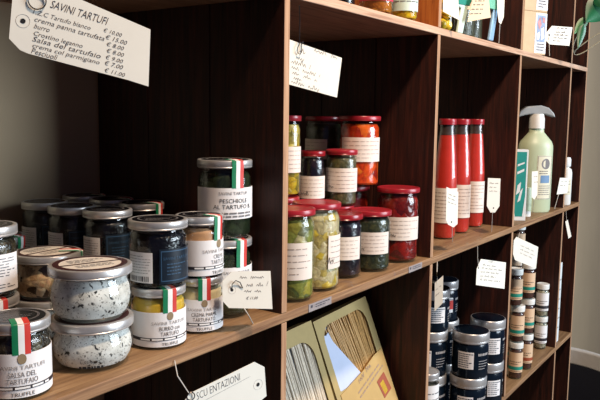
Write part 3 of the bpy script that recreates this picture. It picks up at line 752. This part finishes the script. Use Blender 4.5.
# ------------------------------------------------------------------ top shelf
ZT1 = .1531
GJ = 'preserves on the top shelf'
def top_jar(label, x, y, r, h, contents, labm, lz, a=(-80, 80)):
    t = thing('preserve_jar', label, 'jar', (x, y, ZT1), facing(x, y, 0), GJ)
    glass_jar(t, r*.97, h, .014, .9, contents, .96, .10, .05); lid(t, r, h-.014, h-.0001, 'red_lid')
    print_label(t, r*.97, a[0], a[1], h*lz[0], h*lz[1], labm, 5, int(x*313), 'ink_grey', False)
top_jar('jar with crimson label and amber contents on the top shelf', .966, .030, .0262, .115, 'amber_contents', 'pink_paper', (.17, .86))
top_jar('jar with mint label and yellow contents on the top shelf beside the lamplit orange divider', 1.046, .0225, .0222, .120, 'lemon_contents', 'mint_paper', (.12, .86))
top_jar('dark jar in shadow behind the crimson-labelled jar on the top shelf', .985, .110, .030, .112, 'aubergine_contents', 'label_cream', (.4, .8), (-120, -60))
top_jar('jar of whole lemons with white tag on the top shelf right of the lamplit orange divider', 1.2030, .0250, .0225, .140, 'lemon_contents', 'label_white', (.60, .92))
lj = [o for o in bpy.data.objects if o.get('label', '').startswith('jar of whole lemons')][0]
for ch in list(lj.children):
    if ch.name.startswith('contents'): bpy.data.objects.remove(ch)
for q, (a, e, zz, rr) in enumerate(((20, .008, .012, .0105), (150, .009, .013, .0100), (265, .0095, .0125, .0102), (80, .0095, .031, .0102), (205, .009, .033, .0105), (320, .0095, .032, .0100), (140, .009, .052, .0105), (270, .009, .053, .0102), (20, .009, .051, .0100), (80, .009, .072, .0105), (230, .009, .073, .0100))):
    g = MB(); g.lathe([(0, -rr*1.12), (rr*.14, -rr*1.06), (rr*.55, -rr*.84), (rr*.9, -rr*.42), (rr, 0), (rr*.9, rr*.42), (rr*.55, rr*.84), (rr*.14, rr*1.06), (0, rr*1.14)], 20)
    o_ = g.build('lemon', 'lemon_skin', lj); o_.location = (e*math.cos(math.radians(a)), e*math.sin(math.radians(a)), zz); o_.rotation_euler = (.5+q*.7, .4*q, q*1.1)
for lab, x, y in (('dark olive jar behind the kraft tag on the top shelf, left one', 1.345, .055), ('dark olive jar on the top shelf next to the teal pouch', 1.437, .075)):
    t = thing('preserve_jar', lab, 'jar', (x, y, ZT1), facing(x, y), GJ)
    glass_jar(t, .036, .13, .014, .9, 'olive_paste_contents', .97, .1, .05); lid(t, .037, .116, .13, 'silver_lid'); print_label(t, .036, -60, 60, .055, .10, 'label_kraft', 5, int(x*99), 'ink_brown', False)
def pouch(label, pts, Y, th, mats, fold):                            # flat hanging pouch, seen from px outline
    w_ = [on_y(a, b_, Y) for a, b_ in pts]; c = sum(w_, Vector())/len(w_); c = Vector((c.x, Y, min(q.z for q in w_)))
    t = thing('gift_pouch', label, 'pouch', c, 0)
    g = MB(); g.prism([q-c for q in w_], (0, 1, 0), th); g.build('sleeve', mats[0], t, smooth=30, bevel=min(.0025, th/3))
    w2 = [on_y(a, b_, Y-.001) for a, b_ in fold]
    g = MB(); g.prism([q-c for q in w2], (0, 1, 0), th+.002); g.build('ribbon', mats[1], t, smooth=30, bevel=.001)
    return t
pouch('clear slanting sachet with teal ribbon standing between the lemons and the kraft tag', [(458, 32.5), (463, 34), (468.5, 6), (469, -10), (455, -10), (458, 6), (462, 8)], .010, .006, ('mint_paper', 'teal_stripe'), [(459, 4), (470, 6), (472, 1), (474, -12), (459, -12)])
pouch('blue-white slanting strip with mint ribbon beside the white tag on the top shelf', [(489.5, 40), (493.5, 41.2), (498, 11), (500, -10), (493, -10), (494, 12)], .006, .006, ('blue_strip', 'mint_cloth'), [(489, 8), (498, 10.5), (500, -12), (488, -12)])
# boxes with pictures
xk, yk = 1.7250, .030
for k, lab in enumerate(('kraft box with framed pictures on its side, standing on the top shelf', 'kraft box stacked on another kraft box on the top shelf')):
    t = thing('kraft_box', lab, 'box', (xk, yk, ZT1+.1*k), math.radians(-26), 'kraft boxes on the top shelf')
    g = MB(); g.box((-.040, -.021, 0), (.036, .045, .0995)); g.build('carton', 'kraft_board', t, smooth=0, bevel=.001)
    p = MB(); mp = lambda u, v: (u, -.0216, v)
    put_rect(p, -.002, .004, .0355, .0965, mp, 0, 1); mp = lambda u, v: (u, -.0220, v)
    put_rect(p, .003, .03, .031, .092, mp, 1, 1); mp = lambda u, v: (u, -.0223, v)
    for q, mi in (((.004, .075), (.012, .088), (.018, .07), (.010, .058)), 2), (((.016, .060), (.026, .066), (.028, .040), (.018, .034)), 0), (((.005, .050), (.013, .054), (.012, .036), (.005, .034)), 0), (((.020, .088), (.029, .086), (.028, .074), (.021, .076)), 2):
        p.add([mp(*w_) for w_ in q], [(0, 1, 2, 3)], mi)
    put_lines(p, .004, .03, .008, .028, 3, .003, mp, 3, 4+k)
    p.build('picture_panel', ['photo_white', 'picture_blue', 'picture_rose', 'ink_grey'], t)

# ------------------------------------------------------------------ paper price tags
GTAG = 'handwritten paper price tags'
def price_tag(label, pts, p0, nrm, build_text, hole=None, wires=(), curl=0, stems=()):
    """pts: outline in pixels, first two points run along the top edge; the card lies in a real plane (p0, nrm)"""
    nrm = Vector(nrm).normalized(); P = [on_plane(a, b_, p0, nrm) for a, b_ in pts]
    o = Vector((sum(q.x for q in P)/len(P), sum(q.y for q in P)/len(P), min(q.z for q in P)))
    t = thing('price_tag', label, 'tag', o, 0, GTAG)
    if nrm.dot(CAM-Vector(p0)) < 0: nrm = -nrm
    g = MB(); g.prism([q-o for q in P], -nrm, .0006); card = g.build('card', 'tag_card', t, smooth=0)
    if build_text:
        p = MB(); build_text(p, P, nrm, o); p.build('handwriting', ['ink_pen'], card)
    if hole:
        h = on_plane(hole[0], hole[1], p0, nrm); rr = hole[2]; a = nrm.cross(Vector((0, 0, 1))).normalized(); b_ = nrm.cross(a)
        g = MB(); vs = [h-o+nrm*.0002+rr*(math.cos(k*.5236)*a+math.sin(k*.5236)*b_) for k in range(12)]; g.add(vs, [tuple(range(12))], 0)
        g.build('eyelet', ['ink_black'], card)
        if len(hole) > 3:
            g = MB(); ring = [h-o+nrm*.0001+rr*2.6*(math.cos(k*.2618)*a+math.sin(k*.2618)*b_) for k in range(25)]; g.tube(ring, .00010, 5); g.build('reinforcement_ring', ['ink_pale'], card)
    for name, pp, rad, mm in wires:
        g = MB(); g.tube([Vector(q)-o for q in pp], rad, 6); g.build(name, mm, t)
    return t
def tmap(P, nrm, o, i0, iu, iv):
    """text frame: origin corner, u towards corner iu, v towards corner iv (down)"""
    A = P[i0]; U = P[iu]-A; V = P[iv]-A; return U, V, (lambda u, v: A-o+nrm*.0007+U.normalized()*u-V.normalized()*v*-1)
def writer(i0, iu, iv, rows, scale=1.):
    def f(p, P, nrm, o):
        A = P[i0]; U = (P[iu]-A); V = (P[iv]-A); Lu, Lv = U.length, V.length; Un, Vn = U/Lu, V/Lv
        mp = lambda u, v: A-o+nrm*.0002+Un*u-Vn*v
        for k, row in enumerate(rows):
            s, u, v, sz = row[:4]
            if s is None: put_scribble(p, u*Lu, row[4]*Lu, -v*Lv, sz*Lv, mp, 0, k*7+int(Lu*9999), row[5] if len(row) > 5 else .0004)
            else: put_text(p, s, u*Lu, -v*Lv, sz*Lv, mp, 0, .95, True, .25)
    return f
NF = (-.62, -1, 0)                                                    # cards turned towards the room
def curve_pts(pl): return [Vector(q) for q in pl]
# big tag top left
p0 = (.385, -.035, .06); nf = (-.75, -1, .05)
pl = lambda a, b_: on_plane(a, b_, p0, nf)
ring_c = pl(36, .8)-Vector((0, .0015, 0)); ra = Vector((.80, -.6, 0)).normalized()
ringp = [ring_c+.0066*(math.cos(k*.2618)*ra+math.sin(k*.2618)*Vector((0, 0, 1))) for k in range(25)]
price_tag('largest handwritten truffle price tag hanging at the top left corner', [(13, -9), (68, -6), (150.5, 29.5), (148.5, 86.5), (128, 80), (28, 53.5), (20, 50), (9, 38.5)], p0, nf,
          writer(0, 1, 7, []), (23, 21, .0020, 1), [('ring', ringp, .00050, 'ring_metal'), ('string', [ring_c+Vector((0, 0, .0066)), ring_c+Vector((.002, .01, .04)), Vector((ring_c.x+.004, -.001, .139))], .0005, 'string_white')])
big = [o for o in bpy.data.objects if o.get('label', '').startswith('largest handwritten')][0]
n_ = Vector(nf).normalized(); n_ = n_ if n_.dot(CAM-Vector(p0)) > 0 else -n_
oo = Vector(big.location)-Vector((0, 0, Z0))
def line_text(p, s, a, b_, pl, n_, oo, tall=1., thin=-.004, slant=.2):
    """handwritten line whose baseline runs from a to b_ on the card"""
    A, B = pl(*a), pl(*b_); U = (B-A).normalized(); V = n_.cross(U); V = V if V.z > 0 else -V
    vs, _ = text2d(s, thin); wd = max(q[0] for q in vs)-min(q[0] for q in vs); k = (B-A).length/wd
    put_text(p, s, 0, 0, k, lambda u, v: A-oo+n_*.0002+U*u+V*v*tall*1.1, 0, 1, True, slant, thin)
p = MB()
for s_, a, b_, tl in (('SAVINI TARTUFI', (50, 7.5), (106, 25), 1.3), ('1.Z.C Tartufo bianco', (33, 13.5), (90, 30), .85), ('crema panna tartufata', (34, 21), (104, 41), .8), ('burro', (34, 28), (49, 32.3), 1.0),
        ('Crostino leganno', (33, 35), (82, 48), .85), ('Salsa del tartufaio', (32, 41), (100, 58.5), .7), ('crema col parmigiano', (32, 47), (99, 64.5), .75), ('Pesciuoli', (31, 53), (56, 60), 1.0),
        ('€ 10.00', (103, 31.5), (121, 37), .85), ('€ 15.00', (105, 38.5), (126, 45), .8), ('€ 8.00', (106, 45.5), (123, 50.5), .8), ('€ 8.00', (106, 52), (123, 57), .8), ('€ 9.00', (105, 58.5), (122, 63.5), .8), ('€ 7.00', (104, 64.5), (122, 69.5), .8), ('€ 11.00', (104, 71.5), (124, 77), .8)):
    line_text(p, s_, a, b_, pl, n_, oo, tl)
p.build('writing', ['ink_pen'], big.children[0])
# tag leaning on the shelf by the divider
p0 = (.600, -.010, -.20); nf = (-.70, -1, .12)
pl = lambda a, b_: on_plane(a, b_, p0, nf)
price_tag('small cream tag wired upright on the shelf in front of the dark divider', [(232, 271.5), (270.5, 271), (272.5, 309), (229, 308), (222.5, 301), (222.5, 281)], p0, nf,
          writer(0, 1, 3, [(None, .22, .20, .10, .85), (None, .40, .42, .10, .98), (None, .36, .58, .09, .80), ('€ 11.00', .42, .78, .11)]), (232, 290, .0017, 1),
          [('wire', [pl(232, 290), pl(230, 284)-Vector((.0, .003, 0)), pl(233, 280)-Vector((0, .004, 0)), pl(238, 282)-Vector((0, .003, 0)), pl(242, 288)-Vector((0, .001, 0))], .0006, 'ring_metal'),
           ('string', [pl(244, 308), pl(249, 316), on_y(253, 323.5, .004)], .0006, 'string_white')])
# tag below the middle shelf
p0 = (.585, -.032, -.31); nf = (-.30, -1, -.05)
pl = lambda a, b_: on_plane(a, b_, p0, nf)
price_tag('tag headed in capitals hanging on a string below the middle shelf', [(184, 402), (189, 394), (254.5, 362), (264.5, 367), (266.5, 396), (258, 403), (190, 430)], p0, nf,
          None, (258, 384.5, .0023, 1), [('string', [on_y(174.5, 360.5, -.001), pl(177.5, 376), pl(190, 395)], .0006, 'string_white'),
          ('ring', [pl(190, 396)-Vector((0, .0012, 0))+.0042*(math.cos(k*.4488)*Vector((.85, -.5, 0))+math.sin(k*.4488)*Vector((0, 0, 1))) for k in range(15)], .0006, 'ring_metal')])
tg = [o for o in bpy.data.objects if o.get('label', '').startswith('tag headed')][0]; oo = Vector(tg.location)-Vector((0, 0, Z0))
n_ = Vector(nf).normalized(); n_ = n_ if n_.dot(CAM-Vector(p0)) > 0 else -n_
p = MB(); line_text(p, 'SCU ENTAZIONI', (197, 400), (240, 380), pl, n_, oo, 1.5, -.016, .1)
line_text(p, '_________', (199, 403), (250, 376), pl, n_, oo, .3, 0, 0)
p.build('writing', ['ink_pen'], tg.children[0])
# tag in the second cubby, top
p0 = (.752, .002, .06); nf = (-.50, -1, .0)
pl = lambda a, b_: on_plane(a, b_, p0, nf)
price_tag('white price list tag on a wire hook at the upper left of the second cubby', [(284, 37.5), (342, 58), (337, 97.5), (284, 83)], p0, (-.50, -1, 0),
          writer(0, 1, 3, [(None, .24, .02, .12, .36), (None, .25, .22, .10, .36), (None, .50, .08, .13, .92, .0005), (None, .20, .38, .09, .40), (None, .12, .50, .10, .46), (None, .12, .62, .10, .62), (None, .14, .74, .10, .56), (None, .16, .84, .08, .30), (None, .12, .95, .10, .60)]), None,
          [('wire_hook', [on_y(299.3, 7, .003)+Vector((0, 0, .002)), pl(298.5, 20)-Vector((0, .002, 0)), pl(297.5, 44)-Vector((0, .003, 0)), pl(295.6, 48)-Vector((0, .003, 0)), pl(295.8, 53)-Vector((0, .003, 0)), pl(298.2, 54.5)-Vector((0, .003, 0)), pl(300.2, 51)-Vector((0, .002, 0)), pl(300.5, 43)-Vector((0, .002, 0))], .0006, 'ring_metal')])
# tags in front of the passata
def small(label, pts, p0, nf, rows, wires, hole=None, corner=(0, 1, 3)):
    return price_tag(label, pts, p0, nf, writer(*corner, rows), hole, wires)
p0 = (1.195, -.012, -.16); nf = (-.45, -1, 0); pl = lambda a, b_: on_plane(a, b_, p0, nf)
small('narrow tag standing on a pin in front of the first passata bottle', [(446.5, 187), (458.5, 192), (457.5, 224), (453.5, 227.5), (448, 224.5), (446, 220)], p0, nf,
      [(None, .12, .2, .05, .8), (None, .12, .32, .05, .7), (None, .12, .44, .05, .8)], [('pin', [pl(452, 226), on_z(452.5, 241.5, ZM+.001)], .0007, 'string_white')], (451.5, 222, .0016), (0, 1, 5))
p0 = (1.425, .004, -.16); nf = (-.9, -1, 0); pl = lambda a, b_: on_plane(a, b_, p0, nf)
small('narrow tag standing on a pin right of the passata bottles', [(488, 178), (500.5, 178.5), (499.5, 206), (495, 212.5), (490.5, 212.5), (486.8, 206)], p0, nf,
      [(None, .15, .2, .05, .85), (None, .15, .34, .05, .7), (None, .15, .48, .05, .8)], [('pin', [pl(492.5, 211), on_z(491.5, 232, ZM+.001)], .0007, 'string_white')], (493.5, 208, .0016), (0, 1, 5))
# tags in the lower cubbies
p0 = (1.41, -.010, -.32); nf = (-.25, -1, 0); pl = lambda a, b_: on_plane(a, b_, p0, nf)
small('square price list tag hanging on a string above the navy cream jars', [(481, 259), (506, 262.5), (504.5, 288.8), (476, 285), (476.8, 269)], p0, nf,
      [(None, .30, .08, .08, .55), (None, .10, .24, .08, .62), (None, .08, .36, .08, .95), (None, .08, .50, .08, .8), (None, .08, .66, .08, .7), (None, .10, .80, .08, .92)],
      [('string', [on_y(477.5, 246.2, -.001), pl(477.6, 258), pl(478.5, 267)], .0006, 'string_white')], (478.5, 268, .0018))
p0 = (1.135, -.008, -.30); nf = (-1.6, -1, 0); pl = lambda a, b_: on_plane(a, b_, p0, nf)
small('tag seen edge-on hanging beside the pale upright in front of the navy cream jars', [(434.8, 283), (443.3, 275.5), (442.8, 303), (434.5, 311.5)], p0, nf, [(None, .1, .3, .06, .8), (None, .1, .5, .06, .7)],
      [('string', [on_y(437.2, 261.8, -.001), pl(437, 272), pl(437.5, 284)], .0006, 'string_white')])
p0 = (1.655, -.024, -.30); nf = (-.62, -1, .0); pl = lambda a, b_: on_plane(a, b_, p0, nf)
small('white tag hanging tilted in front of the spice jars', [(516.5, 236.8), (538.3, 247), (536, 268.5), (515, 260), (513, 254), (513.8, 240.5)], p0, nf,
      [(None, .2, .3, .07, .8), (None, .2, .46, .07, .9), (None, .2, .62, .07, .75)], [('string', [on_y(519.5, 232.6, -.001), pl(518.3, 238.5)], .0006, 'string_white')], None, (0, 1, 3))
p0 = (1.732, -.002, -.16); nf = (-.8, -1, 0); pl = lambda a, b_: on_plane(a, b_, p0, nf)
small('thin white tag on a pin in front of the green spray bottle', [(532, 171.5), (538, 171), (537.3, 194.5), (534.5, 199.8), (531.6, 197)], p0, nf, [(None, .2, .2, .05, .8), (None, .2, .4, .05, .8)],
      [('pin', [pl(534.2, 199), on_z(532.5, 213.2, ZM+.001)], .0006, 'string_white')])
p0 = (2.000, .004, -.18); nf = (-.3, -1, 0); pl = lambda a, b_: on_plane(a, b_, p0, nf)
small('white tag on a leaning wire in front of the slim white bottle', [(560, 177.8), (569.2, 178), (567.3, 193.2), (556.8, 194.5)], p0, nf, [(None, .15, .25, .08, .85), (None, .15, .5, .08, .85)],
      [('pin', [pl(559, 193), on_z(554.5, 208.8, ZM+.001)], .0007, 'string_white')])
p0 = (2.075, -.006, -.31); nf = (-.9, -1, 0); pl = lambda a, b_: on_plane(a, b_, p0, nf)
small('small white tag dangling under the shelf at the last narrow cubby', [(565.3, 221.5), (567.8, 219.8), (571.4, 236.5), (568.5, 238.6)], p0, nf, [], [('string', [on_y(566, 211.2, -.001), pl(566.6, 221)], .0006, 'string_white')])
p0 = (1.86, -.030, .21); nf = (-.6, -1, .1); pl = lambda a, b_: on_plane(a, b_, p0, nf)
small('white tag on a pin standing on the top shelf near the trailing plant', [(552, 25.8), (572.5, 27.3), (569.3, 45.8), (549.5, 44.3), (545.3, 40), (546, 33)], p0, nf,
      [(None, .25, .12, .09, .8, .0012), (None, .2, .34, .08, .75, .001), (None, .15, .50, .08, .9, .001), (None, .15, .66, .08, .8, .001), (None, .15, .82, .08, .6, .001)], [('pin', [pl(549, 36), on_z(549.5, 55.8, ZT1+.002)], .0007, 'string_white')], (549.2, 35, .0028), (0, 1, 3))
p0 = (1.42, -.002, .22); nf = (-.7, -1, 0); pl = lambda a, b_: on_plane(a, b_, p0, nf)
small('white tag on a tall pin on the top shelf at the right of the pouches', [(497, -10), (505, -10), (503.8, 17), (501, 24.2), (498.8, 22), (497.5, 12)], p0, nf, [], [('pin', [pl(500, 23), on_z(498.8, 43, ZT1+.001)], .0007, 'string_white')], None, (0, 1, 3))
p0 = (1.30, -.012, .20); nf = (-.35, -1, .1); pl = lambda a, b_: on_plane(a, b_, p0, nf)
t = small('kraft paper tag with handwriting in front of the dark olive jars on the top shelf', [(475, -8), (488, -8), (490.8, 17.5), (467.5, 21.8)], p0, nf,
      [(None, .15, .32, .05, .9, .001), (None, .10, .45, .05, .9, .001), (None, .05, .60, .05, .95, .001), (None, .05, .75, .05, .9, .001)], [])
t.children[0].data.materials[0] = MATS['tag_tan']
p0 = (1.16, -.010, .19); nf = (-.6, -1, 0); pl = lambda a, b_: on_plane(a, b_, p0, nf)
small('bright blank white tag in front of the lemons on the top shelf', [(443.2, -8), (457.5, -8), (459.8, 20.5), (443, 11.5)], p0, nf, [], [])

# price stickers on the shelf front edge
def sticker(label, px0, px1, k):
    a = on_y((px0), 300, 0); b_ = on_y(px1, 300, 0); t = thing('price_sticker', label, 'sticker', (a.x, -.0003, -.2553), 0, 'worn stickers on the shelf edge')
    g = MB(); W = b_.x-a.x; g.box((0, -.0004, 0), (W, .0, .0105)); B = g.build('paper', 'sticker_grey', t, smooth=0)
    p = MB(); mp = lambda u, v: (u, -.0007, v); put_rect(p, W*.08, .005, W*.16, .0085, mp, 0, 1); put_lines(p, W*.28, W*.92, .003, .009, 2, .0012, mp, 0, k); p.build('print', ['ink_pen'], t)
sticker('worn grey price sticker on the shelf edge under the green pickle jar', 308.5, 331, 3)
sticker('worn grey sticker on the shelf edge under the red pepper jar', 407.5, 420.5, 5)

# ------------------------------------------------------------------ trailing plant at the right
pn = ray(590, 22).normalized(); pq = CAM + ray(590, 22)*(1.96/ray(590, 22).x)      # the plant hangs just in front of the last upright
def on_p(a, b_, back): return on_plane(a, b_, pq+pn*back, pn)
o = on_p(596, 12, 0)
t = thing('trailing_plant', 'green leaves and pale looping stems of a trailing plant at the upper right', 'plant', o, 0)
def leaf(pa, pb, width, Y, mat, cup=.25, name='leaf'):
    A = on_p(*pa, -Y-.03)-o; B = on_p(*pb, -Y-.045)-o; d = B-A; L = d.length; d.normalize(); sd_ = (d.cross(ray(*pa)).normalized()+.35*d.cross(Vector((0, 1, 0))).normalized()).normalized(); sd_ = sd_ if sd_.length else Vector((0, 0, 1)); nn = sd_.cross(d)
    g = MB(); rows = []
    for i in range(11):
        s = i/10; ww = width*L*(math.sin(math.pi*min(1, s**.62))**.9 if 0 < s < 1 else 0)+.0004
        row = []
        for j in range(-3, 4):
            q = A+d*L*s+sd_*ww*j/3+nn*(cup*ww*(j/3)**2 - .10*L*s*s)
            row.append(q)
        rows.append(row)
    vs = [q for r_ in rows for q in r_]; fs = [(7*i+j, 7*i+j+1, 7*i+8+j, 7*i+7+j) for i in range(10) for j in range(6)]
    k = len(vs); g.add(vs+[q-nn*.0006 for q in vs], fs+[tuple(a+k for a in f_)[::-1] for f_ in fs], 0)
    return g.build(name, mat, t, smooth=60)
leaf((606, 2), (585, 22), .50, -.03, 'leaf_green')
leaf((597, -6), (612, 10), .34, -.02, 'leaf_green')
leaf((587, 18), (573.5, 34), .24, -.035, 'leaf_pale')
leaf((584, 24), (577, 49), .15, -.025, 'leaf_green')
def stem(pp, r=.0014):
    g = MB(); P = [on_p(a, b_, -y-.03)-o for a, b_, y in pp]
    for _ in range(2):
        Q = [P[0]]
        for a, b_ in zip(P, P[1:]): Q += [a*.75+b_*.25, a*.25+b_*.75]
        P = Q+[P[-1]]
    g.tube(P, r, 7); g.build('stem', 'vine_pale', t)
stem([(606, 30, -.03), (594, 36, -.035), (583, 44, -.04), (574, 51, -.04), (574.5, 55.5, -.04), (582, 53.5, -.04), (592, 47, -.035), (606, 37, -.03)])
stem([(586, 22, -.03), (580, 30, -.035), (574, 42, -.04), (572.5, 50, -.04), (575, 55, -.04)], .0012)
stem([(590, -30, -.02), (590, -8, -.02), (590.5, 4, -.025), (587, 20, -.03)], .0016)
stem([(596, -30, -.02), (596, -6, -.02), (597, 3, -.025), (600, 6, -.03)], .0016)

# ------------------------------------------------------------------ chair at the lower right
t = thing('chair', 'dark upholstered chair with a pale curved top rail beyond the end of the shelving', 'chair', (2.678, .118, -Z0), math.radians(-90))
def arc(rr, z, n=16, a=48): return [(rr*math.sin(math.radians(-a+2*a*k/n)), rr*math.cos(math.radians(-a+2*a*k/n))-.26, z) for k in range(n+1)]
g = MB(); RZ = .742; RH = .060
inn, out_ = arc(.26, RZ), arc(.285, RZ); vs = inn+out_+[(x, y, RZ+RH) for x, y, _ in inn]+[(x, y, RZ+RH) for x, y, _ in out_]; n = 17
fs = []
for i in range(16): fs += [(i, i+1, n+i+1, n+i), (2*n+i, 3*n+i, 3*n+i+1, 2*n+i+1), (i, 2*n+i, 2*n+i+1, i+1), (n+i, n+i+1, 3*n+i+1, 3*n+i)]
fs += [(0, n, 3*n, 2*n), (16, 2*n+16, 3*n+16, n+16)]
g.add(vs, fs); g.build('top_rail', 'chair_rail', t, smooth=40, bevel=.006)
g = MB(); inn, out_ = arc(.262, .46), arc(.280, .46); vs = inn+out_+[(x, y, RZ) for x, y, _ in inn]+[(x, y, RZ) for x, y, _ in out_]; g.add(vs, fs); g.build('backrest', 'chair_fabric', t, smooth=40)
g = MB(); g.lathe([(0, .40), (.20, .40), (.215, .41), (.215, .45), (.20, .465), (0, .47)], 40, 0, (0, -.23)); g.build('seat', 'chair_fabric', t)
for x, y in ((-.17, -.06), (.17, -.06), (-.17, -.40), (.17, -.40)):
    g = MB(); g.tube([(x, y, .405), (x*1.2, y+(.03 if y > -.2 else -.03), 0)], .014, 10, 0, .75); g.build('leg', 'chair_fabric', t)
